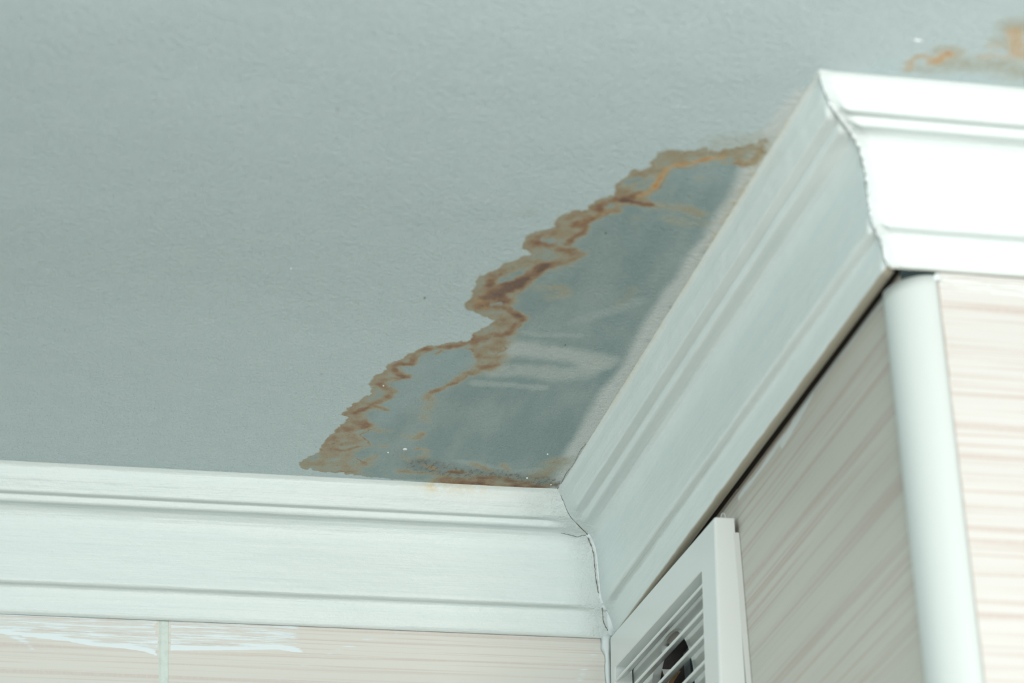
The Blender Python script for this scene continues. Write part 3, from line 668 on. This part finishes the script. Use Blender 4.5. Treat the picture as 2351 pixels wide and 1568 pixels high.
# back wall (y = -6 mm), fine band under the moulding, with one recessed vertical grout joint
def back_smear(X, Z):
    w = 1.2 * fbm(X / 12, Z / 4, 3, 131)
    up1 = [(-396.1, -91.9), (-370.5, -93.6), (-347.4, -95.4), (-330.6, -98.0), (-311.1, -98.8), (-300.7, -100.3), (-292.3, -102.7)]
    up2 = [(-285.1, -98.9), (-261.5, -97.9), (-240.3, -96.5), (-219.1, -95.6), (-205.8, -97.3), (-197.3, -99.7)]
    m = np.zeros_like(X)
    for pts in (up1, up2):
        p = np.array(pts); zb = np.interp(X, p[:, 0], p[:, 1])
        on = (X > p[0, 0]) & (X < p[-1, 0])
        m = np.maximum(m, np.where(on, sstep(-.4, .8, Z - zb + .25 * w) * sstep(p[-1, 0] - .1, p[-1, 0] - (14 if p[0, 0] > -288 else .2), X + 2.5 * w) * (.50 + .6 * np.exp(-((Z - zb - .8) / 1.7) ** 2)), 0))
    d = poly_dist(X, Z, [(-206.0, -105.6), (-187.1, -96.0), (-165.4, -87.2), (-140.8, -79.9)])
    m = np.maximum(m, .42 * np.exp(-(d / 2.6) ** 2))
    d = poly_dist(X, Z, [(-224.7, -116.9), (-203.3, -108.3)]); m = np.maximum(m, .34 * np.exp(-(d / 2.5) ** 2))
    d = poly_dist(X, Z, [(-386.0, -89.6), (-370.5, -97.2), (-366.5, -101.1)]); m = np.maximum(m, .5 * np.exp(-(d / 3) ** 2))
    d = poly_dist(X, Z, [(-32.2, -109.5), (-27.4, -98.5), (-19.7, -86.8)]); m = np.maximum(m, .42 * np.exp(-(d / 5) ** 2))
    return m
GX = (-288.8, -81.2)[0]
def build_back():
    us = np.concatenate([np.linspace(-430, GX - 2.9, 190), np.linspace(GX - 2.85, GX + 2.85, 9)[0:], np.linspace(GX + 2.9, 0, 360)])
    zs = np.linspace(-135, -60, 96)
    U, Z = np.meshgrid(us, zs, indexing='ij')
    inj = np.abs(U - GX) < 2.88 + 0 * U
    Yv = np.where(inj, -6 + 1.0 - .5 * (1 - ((U - GX) / 2.9) ** 2) + .12 * fbm(U / 2, Z / 3, 3, 5), -6.0)
    V = np.stack([U.ravel() / 1000, Yv.ravel() / 1000, Z.ravel() / 1000 + HC], 1)
    F = grid_faces(len(us), len(zs), False)
    fc = np.abs(U.ravel()[F].mean(1) - GX) < 2.9
    sm = (back_smear(U, Z) * ~inj).ravel()
    # coarse rest of the wall
    R = [(-2500, -430, -2500, 60), (-430, GX - 2.9, -2500, -135), (GX + 2.9, 0, -2500, -135), (GX - 2.9, GX + 2.9, -2500, -135), (-430, 0, -60, 60)]
    VV = [V]; FF = [F]; mi = [fc.astype(int)]; at = [sm]; off = len(V)
    for x0, x1, z0, z1 in R:
        VV.append(np.array([(x0, -6, z0), (x1, -6, z0), (x1, -6, z1), (x0, -6, z1)]) / 1000 + np.array([0, 0, HC]))
        FF.append(np.array([[0, 1, 2, 3]]) + off); off += 4; mi.append([1 if x1 - x0 < 10 else 0]); at.append(np.zeros(4))
    me = mesh_np('wall_back', np.concatenate(VV), np.concatenate(FF), False, {'smear': np.concatenate(at)}, np.concatenate(mi))
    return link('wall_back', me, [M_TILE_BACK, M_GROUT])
wall_back = build_back()
tag(wall_back, 'cream tiled wall with pinkish streaks and paint smears under the left moulding', 'wall', 'structure')

# side wall (x = 0) with the round duct opening
HY, HZ, HR = -105.0, -162.0, 49.0
def side_smear(Y, Z):
    m = np.zeros_like(Y)
    for pts, w, s in (([(-487.7, -81.8), (-469.6, -78.7), (-437.1, -78.4), (-396.3, -78.4), (-382.1, -79.2)], 2.4, 1.2), ([(-400.0, -77.7), (-375.2, -78.5), (-333.9, -83.4), (-318.4, -85.3)], 2.8, 1.4),
                      ([(-322.9, -82.3), (-280.2, -84.0), (-236.2, -83.4)], 2.0, .9), ([(-440.6, -77.7), (-416.9, -78.4)], 2.5, 1.3)):
        d = poly_dist(Y + 1.0 * fbm(Y / 9, Z / 3, 3, 7), Z + .8 * fbm(Y / 14, Z / 3, 3, 17), pts)
        m = np.maximum(m, s * np.exp(-(d / w) ** 2))
    return m
def build_side():
    ys = np.linspace(-505, -240, 260); zs = np.linspace(-125, -60, 66)
    U, Z = np.meshgrid(ys, zs, indexing='ij')
    V = np.stack([U.ravel() * 0, U.ravel() / 1000, Z.ravel() / 1000 + HC], 1)
    F = grid_faces(len(ys), len(zs), True); at = [side_smear(U, Z).ravel()]
    VV = [V]; FF = [f.tolist() for f in F]; off = len(V)
    def quad(y0, y1, z0, z1):
        nonlocal off
        VV.append(np.array([(0, y0, z0), (0, y1, z0), (0, y1, z1), (0, y0, z1)]) / 1000 + np.array([0, 0, HC])); FF.append([off, off + 3, off + 2, off + 1]); off += 4; at.append(np.zeros(4))
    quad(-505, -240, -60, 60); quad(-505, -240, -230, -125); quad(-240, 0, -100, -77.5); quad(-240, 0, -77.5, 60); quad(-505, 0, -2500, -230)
    # square ring -240..0 x -230..-100 around the hole
    N = 64; ring = []; sq = []
    for k in range(N):
        a = 2 * math.pi * k / N; c, s = math.cos(a), math.sin(a)
        ring.append((0, HY + HR * c, HZ + HR * s))
        t = min((( -HY) if c > 0 else (HY + 240)) / max(abs(c), 1e-6), ((-100 - HZ) if s > 0 else (HZ + 230)) / max(abs(s), 1e-6))
        sq.append((0, HY + t * c, HZ + t * s))
    inner = [(8, y, z) for _, y, z in ring]
    VV.append(np.array(sq + ring + inner) / 1000 + np.array([0, 0, HC])); at.append(np.zeros(3 * N))
    for k in range(N):
        k2 = (k + 1) % N
        FF.append([off + k, off + N + k, off + N + k2, off + k2]); FF.append([off + N + k, off + 2 * N + k, off + 2 * N + k2, off + N + k2])
    # corners of the square
    base = off + 3 * N; off2 = base
    for (cy, cz) in ((0, -100), (-240, -100), (-240, -230), (0, -230)):
        ang = math.atan2(cz - HZ, cy - HY) % (2 * math.pi); k = int(ang / (2 * math.pi) * N)
        VV.append(np.array([(0, cy, cz)]) / 1000 + np.array([0, 0, HC])); at.append(np.zeros(1))
        FF.append([off + k, off + (k + 1) % N, off2]); off2 += 1
    allv = np.concatenate(VV)
    zc = np.array([np.mean([allv[i][2] for i in f_]) for f_ in FF])
    me = mesh_np('wall_side', allv, FF, False, {'smear': np.concatenate(at)}, (zc > HC - .0775).astype(int))   # shade of the gap painted dark above the tile edge
    bm = bmesh.new(); bm.from_mesh(me); bmesh.ops.recalc_face_normals(bm, faces=bm.faces); bm.to_mesh(me); bm.free()
    return link('wall_side', me, [M_TILE_SIDE, plain('gap_shade', (.07, .06, .052), .9, .1, .001, 300)])
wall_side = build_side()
tag(wall_side, 'shaded greige tiled side wall of the column with slanting streaks, right of the vent', 'wall', 'structure')

def build_front():
    y = -DC * 1000 - 6
    V = np.array([(15.6, y, -2500), (900, y, -2500), (900, y, 60), (15.6, y, 60)]) / 1000 + np.array([0, 0, HC])
    xs_ = np.linspace(15.6, 900, 240); zs_ = np.concatenate([[-2500], np.linspace(-320, -60, 130), [60]])
    U, Z = np.meshgrid(xs_, zs_, indexing='ij')
    sm = np.where((Z > -92) & (Z < -75), .50, 0)
    V = np.stack([U.ravel() / 1000, np.full(U.size, y / 1000), Z.ravel() / 1000 + HC], 1)
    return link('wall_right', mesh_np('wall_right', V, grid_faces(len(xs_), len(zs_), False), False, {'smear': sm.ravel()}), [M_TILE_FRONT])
wall_right = build_front()
tag(wall_right, 'bright cream tiled wall with pink horizontal streaks at the right edge', 'wall', 'structure')

# quarter-round corner bead
def build_bead():
    prof = []
    y0 = -DC * 1000
    prof += [(.2, y0 + 17.5), (-3.6, y0 + 17.0)]
    cx, cy, rx, ry = 13.5, y0 + 13.0, 18.2, 21.0
    for k in range(25):
        a = math.pi + (math.pi / 2) * k / 24
        prof.append((cx + rx * math.cos(a) * 1.0, cy + ry * math.sin(a)))
    prof += [(15.4, y0 - 7.2), (15.4, y0 - 3)]
    zs_ = [-2400.0] + list(np.linspace(-340, -82.5, 40))
    V = []; F = []
    m = len(prof)
    for z in zs_:
        for x, y in prof: V.append((x / 1000, y / 1000, HC + z / 1000))
    for i in range(len(zs_) - 1):
        for k in range(m - 1): F.append([i * m + k, i * m + k + 1, (i + 1) * m + k + 1, (i + 1) * m + k])
    F.append([(len(zs_) - 1) * m + k for k in range(m)])
    me = mesh_np('trim_4', V, F)
    bm = bmesh.new(); bm.from_mesh(me); bmesh.ops.recalc_face_normals(bm, faces=bm.faces); bm.to_mesh(me); bm.free()
    me.polygons[len(me.polygons) - 1].use_smooth = False
    return link('trim_4', me, M_BEAD)
bead = build_bead()
tag(bead, 'white rounded corner trim strip standing upright between the shaded and bright tiles', 'corner trim', 'structure')

# dark joint between bead and bright tiles
zz = np.linspace(-84, -330, 90); rr_ = np.random.RandomState(8)
o = link('joint_crack', tube_mesh('joint_crack', [((15.9 + rr_.uniform(-.12, .12)) / 1000, -DC - .0062, HC + z / 1000) for z in zz], [rr_.uniform(.00015, .00042) * (1.6 if z > -135 else 1) for z in zz], 6), plain('joint_dirt', (.46, .40, .34), .9, .1), bead)

# floor below (out of frame, returns light to the ceiling)
floor = slab('floor', (-2.5, -3.6, -0.02), (1.5, 0.06, 0.0), M_FLOOR)
tag(floor, 'pale room floor far below the ceiling corner', 'floor', 'structure')

# ================================================================ ventilation grille
vent = empty('vent_grille', (0, -0.125, HC - 0.2))
tag(vent, 'white plastic ventilation grille with louvre slats on the side wall under the diagonal moulding', 'vent grille')
bpy.context.view_layer.update()
OX, OY, OZ = 0.0, -0.125, HC - 0.2
TOPZ, BOT = -94.0, -270.0; YR, YL = -237.3, -17.0
def warp(x, y, z):      # the cover hangs a little crooked and leans off the wall; result local to the empty
    zz_ = z + (y - YR) * 0.050
    return ((x - (TOPZ - z) * 0.0445 * min(1, max(0.35, (-x - 2.4) / 11.0))) / 1000 - OX, y / 1000 - OY, HC + zz_ / 1000 - OZ)
def warp_bm(bm):
    for v_ in bm.verts: v_.co = Vector(warp(*v_.co))
def vobj(name, bm, mat, parent=vent, smooth=False):
    warp_bm(bm); return bm_obj(name, bm, mat, parent, smooth)
# cover: outer frame with rectangular rounded opening
OPT, OPB, OPR, OPL = -117.0, -250.0, -211.0, -27.0
def rrect(y0, y1, z0, z1, r, n=6):
    pts = []
    for (cy, cz, a0) in ((y1 - r, z1 - r, 0), (y0 + r, z1 - r, 90), (y0 + r, z0 + r, 180), (y1 - r, z0 + r, 270)):
        for k in range(n + 1):
            a = math.radians(a0 + 90 * k / n); pts.append((cy + r * math.cos(a), cz + r * math.sin(a)))
    return pts
def frame_bm():
    bm = bmesh.new()
    N_ = 28
    loops = []
    def loop(x, pts): loops.append([bm.verts.new((x, y, z)) for y, z in pts])
    loop(-2.4, rrect(YR, YL, BOT, TOPZ, 1.0)); loop(-12.6, rrect(YR, YL, BOT, TOPZ, 1.0))
    loop(-13.5, rrect(YR + .3, YL - .3, BOT + .3, TOPZ - .3, 1.2)); loop(-14.0, rrect(YR + 1.2, YL - 1.2, BOT + 1.2, TOPZ - 1.2, 1.6))
    loop(-14.0, rrect(OPR - .5, OPL + .5, OPB - .5, OPT + .5, 3.0)); loop(-13.6, rrect(OPR, OPL, OPB, OPT, 2.6)); loop(-4.0, rrect(OPR + .6, OPL - .6, OPB + .6, OPT - .6, 2.4))
    n = len(loops[0])
    for la, lb in zip(loops[:-1], loops[1:]):
        for k in range(n): bm.faces.new((la[k], la[(k + 1) % n], lb[(k + 1) % n], lb[k]))
    for k in range(n): bm.faces.new((loops[-1][k], loops[-1][(k + 1) % n], loops[0][(k + 1) % n], loops[0][k]))
    return bm
fr = vobj('frame', frame_bm(), M_PLASTIC)
# base plate on the wall with the duct opening
def plate_bm():
    bm = bmesh.new()
    y0, y1, z0, z1 = YR - .2, YL + 2, -262.0, -103.0
    N = 64
    def ringv(x, r): return [bm.verts.new((x, HY + r * math.cos(2 * math.pi * k / N), HZ + r * math.sin(2 * math.pi * k / N))) for k in range(N)]
    def sqv(x):
        o_ = []
        for k in range(N):
            a = 2 * math.pi * k / N; c, s = math.cos(a), math.sin(a)
            t = min(((y1 - HY) if c > 0 else (HY - y0)) / max(abs(c), 1e-6), ((z1 - HZ) if s > 0 else (HZ - z0)) / max(abs(s), 1e-6))
            o_.append([x, HY + t * c, HZ + t * s])
        for (cy, cz) in ((y1, z1), (y0, z1), (y0, z0), (y1, z0)):
            k = min(range(N), key=lambda q: (o_[q][1] - cy) ** 2 + (o_[q][2] - cz) ** 2); o_[k] = [x, cy, cz]
        return [bm.verts.new(p_) for p_ in o_]
    a, b, c, d, e = sqv(-.2), sqv(-3.4), ringv(-3.4, HR), ringv(-5.0, HR - 1.5), ringv(-.2, HR - 2.0)
    for la, lb in ((a, b), (b, c), (c, d), (d, e)):
        for k in range(N): bm.faces.new((la[k], la[(k + 1) % N], lb[(k + 1) % N], lb[k]))
    for v_ in bm.verts:
        v_.co = Vector((v_.co.x / 1000 - OX, v_.co.y / 1000 - OY, v_.co.z / 1000 + HC - OZ))
    return bm
bm_obj('base_plate', plate_bm(), M_PLASTIC_AGED, vent)
# louvre slats, angled, each with a rounded lit lip
for i in range(9):
    z = -125.3 - 15.0 * i
    if z < OPB + 4: break
    bm = bmesh.new()
    sec = [(-13.3, z + .95), (-13.9, z + .4), (-13.9, z - .6), (-13.3, z - 1.05), (-7.0, z + 3.6), (-6.8, z + 4.9)]
    va = [bm.verts.new((x, OPR - .4, zz_)) for x, zz_ in sec]; vb = [bm.verts.new((x, OPL + .4, zz_)) for x, zz_ in sec]
    n = len(sec)
    for k in range(n): bm.faces.new((va[k], va[(k + 1) % n], vb[(k + 1) % n], vb[k]))
    bm.faces.new(va); bm.faces.new(vb[::-1])
    vobj('slat', bm, M_PLASTIC)
# round duct, flap and scraps inside
def loc(x, y, z): return (x / 1000 - OX, y / 1000 - OY, z / 1000 + HC - OZ)
V = []; F = []; N = 48
for x, r in ((-.1, HR - 2.1), (90, HR - 2.1)):
    for k in range(N): V.append(loc(x, HY + r * math.cos(2 * math.pi * k / N), HZ + r * math.sin(2 * math.pi * k / N)))
for k in range(N): F.append([k, (k + 1) % N, N + (k + 1) % N, N + k])
F.append([N + k for k in range(N)])
link('duct', mesh_np('duct', V, F, False), M_DUCT, vent)['label'] = 'dark round duct opening behind the slats'
bm = bmesh.new(); box_bm(bm, (10, -99, -206), (12, -87, -118), .5)
for v_ in bm.verts: v_.co = Vector(loc(*v_.co))
bm_obj('flap', bm, M_FLAP, vent)['label'] = 'blue-grey flap inside the duct'
def scrap(name, pts, th, mat, parent=vent):
    bm = bmesh.new()
    f_ = [bm.verts.new(loc(*p_)) for p_ in pts]; b_ = [bm.verts.new(loc(p_[0] + th, p_[1], p_[2])) for p_ in pts]
    n = len(pts)
    for k in range(n): bm.faces.new((f_[k], f_[(k + 1) % n], b_[(k + 1) % n], b_[k]))
    bm.faces.new(f_[::-1]); bm.faces.new(b_)
    return bm_obj(name, bm, mat, parent)
sc = [(-89.7, -113.7), (-97.1, -118.1), (-105.5, -121.7), (-92.7, -120.8), (-88.5, -118.7)]
scrap('plaster_scrap', [(-3.4, y, z) for y, z in sc], 2.0, M_RAG)['label'] = 'white triangular scrap behind the slats'
sc = [(-86.2, -128.3), (-97.3, -132.6), (-107.6, -136.0), (-100.0, -136.5), (-92.7, -136.1), (-88.2, -131.5)]
scrap('plaster_scrap', [(-3.4, y, z) for y, z in sc], 2.0, M_RAG)['label'] = 'lower white scrap with a brown edge behind the slats'
sc = [(-84.2, -128.6), (-88.3, -131.0), (-93.4, -136.9), (-101.6, -137.6), (-107.4, -136.5), (-110.7, -138.2), (-97.5, -139.4), (-89.5, -141.4), (-81.7, -138.7), (-85.8, -133.6)]
scrap('foam_scrap', [(-2.6, y, z) for y, z in sc], 3.0, M_FOAM)['label'] = 'rusty brown foam edge under the white scrap'
sc = [(-96.2, -113.9), (-107.4, -114.0), (-117.9, -116.5), (-127.6, -121.3), (-120.2, -121.7), (-107.3, -121.8)]
scrap('plaster_scrap', [(-3.0, y, z) for y, z in sc], 3.0, plain('grey_scrap', (.42, .39, .35), .9, .1, .002, 300))['label'] = 'crumpled grey scrap at the top of the duct'
# clear loop of the clip on top of the cover
pts = []
for k in range(13):
    a = math.pi * k / 12
    pts.append(warp(-8.0 - 1.1 * math.cos(a), YR + 2.0, TOPZ + 1.6 + 1.5 * math.sin(a)))
pts = [warp(-9.1, YR + 2, TOPZ - .3)] + pts + [warp(-6.9, YR + 2, TOPZ - .3)]
link('clip', tube_mesh('clip', pts, .00028, 8), M_CLEAR, vent)['label'] = 'tiny clear wire loop on top of the frame'

# ================================================================ filler and cracks at the mitres
def blob_strip(name, pts, rad, mat, parent, seed, n=12, squash=1.0):
    rr = np.random.RandomState(seed)
    me = tube_mesh(name, pts, rad, n)
    for v_ in me.vertices:
        c = v_.co
        k = .00035 * math.sin(c.x * 2100 + seed) * math.cos(c.z * 1700 + c.y * 1300) + .0002 * math.sin(c.z * 5200 + c.x * 4100)
        v_.co = c + Vector((k, -k, k * .6))
    me.update()
    o = link(name, me, mat, parent); return o
# lumpy filler at the foot of the inner mitre
pts = []; rad = []
for b, r in ((63, .8), (66, 2.0), (69, 3.2), (72, 4.0), (75, 4.4), (78, 4.0), (80.5, 3.0), (82.5, 1.6)):
    a = prof_at(min(b, 79)); pts.append(((-a + .6) / 1000, (-a + .6) / 1000, HC - b / 1000)); rad.append(r / 1000 * .8)
blob_strip('filler_patch', pts, rad, M_CAULK, crown_back, 3)['label'] = 'lumpy white filler at the bottom of the inner mitre'
# narrow caulk up the long inner mitre
pts = []; rad = []; rr_ = np.random.RandomState(5)
for b in np.linspace(19, 64, 40):
    a = prof_at(b); pts.append(((-a + .5) / 1000, (-a + .5) / 1000, HC - b / 1000)); rad.append((1.5 + rr_.uniform(-.15, .25)) / 1000)
blob_strip('caulk_seam', pts, rad, M_CAULK, crown_back, 9)
# crack beside that caulk, on the back moulding
CR = [(b, o_) for b, o_ in ((19, .2), (22, 2.0), (26, 1.8), (30, 1.5), (38, 1.9), (46, 2.0), (54, 1.2), (62, .6), (66, 3.0), (70, 4.2), (74, 3.8), (77, 2.2), (80, .4))]
pts = []
for b, o_ in CR:
    a = prof_at(min(b, 79.5)); pts.append((-a - o_, -a - .25, -b))
line_on_back('crack', pts, .00026, 12)
pts = [(-prof_at(b) - o_, -prof_at(b) - .2, -b) for b, o_ in ((19.5, 1), (19.8, 4), (20.5, 8), (19.9, 12), (19.2, 17))]
line_on_back('crack', pts, .00018, 13)
# irregular caulk ridge along the outer mitre
def outer_seam():
    k = len(PR) - 6; pts = []; rad = []; rr = np.random.RandomState(2)
    for i in range(8, k, 3):
        a, b = PR_SOFT[i]; j1, j2 = rr.uniform(-.5, .3), rr.uniform(-.3, .3)
        pts.append(((-a + .35 + j1) / 1000, -DC + (-a + 1.1 + j2) / 1000, HC - b / 1000)); rad.append(rr.uniform(.5, 1.15) / 1000)
    return blob_strip('caulk_seam', pts, rad, M_CAULK, crown_side, 6)
pts = []; rr = np.random.RandomState(15)
for i in range(10, len(PR) - 6, 4):
    a, b = PR_SOFT[i]; pts.append(((-a - .15 + rr.uniform(-.25, .25)) / 1000, -DC + (-a + 2.3 + rr.uniform(-.5, .5)) / 1000, HC - b / 1000))
link('crack', tube_mesh('crack', pts, [rr.uniform(.0002, .00055) for _ in pts], 6), plain('seam_crack_grey', (.30, .32, .29), .9, .1), crown_side)['label'] = 'grey crack line beside the caulk of the outer mitre'  # dark grey crack line along the outer mitre
outer_seam()['label'] = 'lumpy caulk ridge down the outer mitre'
# upright caulk strip in the corner between back tiles and vent
pts = [(-.0135, -.0085, HC + z / 1000) for z in np.concatenate([np.linspace(-79.5, -300, 58), [-900, -2480]])]
rr_ = np.random.RandomState(6)
c = blob_strip('caulk_strip', pts, [.0022 * rr_.uniform(.9, 1.15) + (.0012 if i < 3 else 0) for i in range(60)], M_CAULK, wall_back, 2)
c['label'] = 'white caulk strip up the corner beside the vent'
# filler at the top right of the corner bead
lump('filler_patch', .0155, -DC - .0075, HC - .0835, .0022, .0012, .0020, M_CAULK, bead, 2, 'small white filler dab at the top of the trim')
# crack between ceiling and the diagonal moulding, near the inner corner
rr_ = np.random.RandomState(9)
yy = np.linspace(-50, -120, 60)
o = link('crack', tube_mesh('crack', [((-51.8 + .5 * math.sin(y / 5.3) + rr_.uniform(-.2, .2)) / 1000, y / 1000, HC - .0001) for y in yy], [rr_.uniform(.00005, .0002) * (1 if y > -85 else .7) for y in yy], 6), M_DARK, crown_side)
o['label'] = 'hairline crack where the diagonal moulding meets the ceiling'
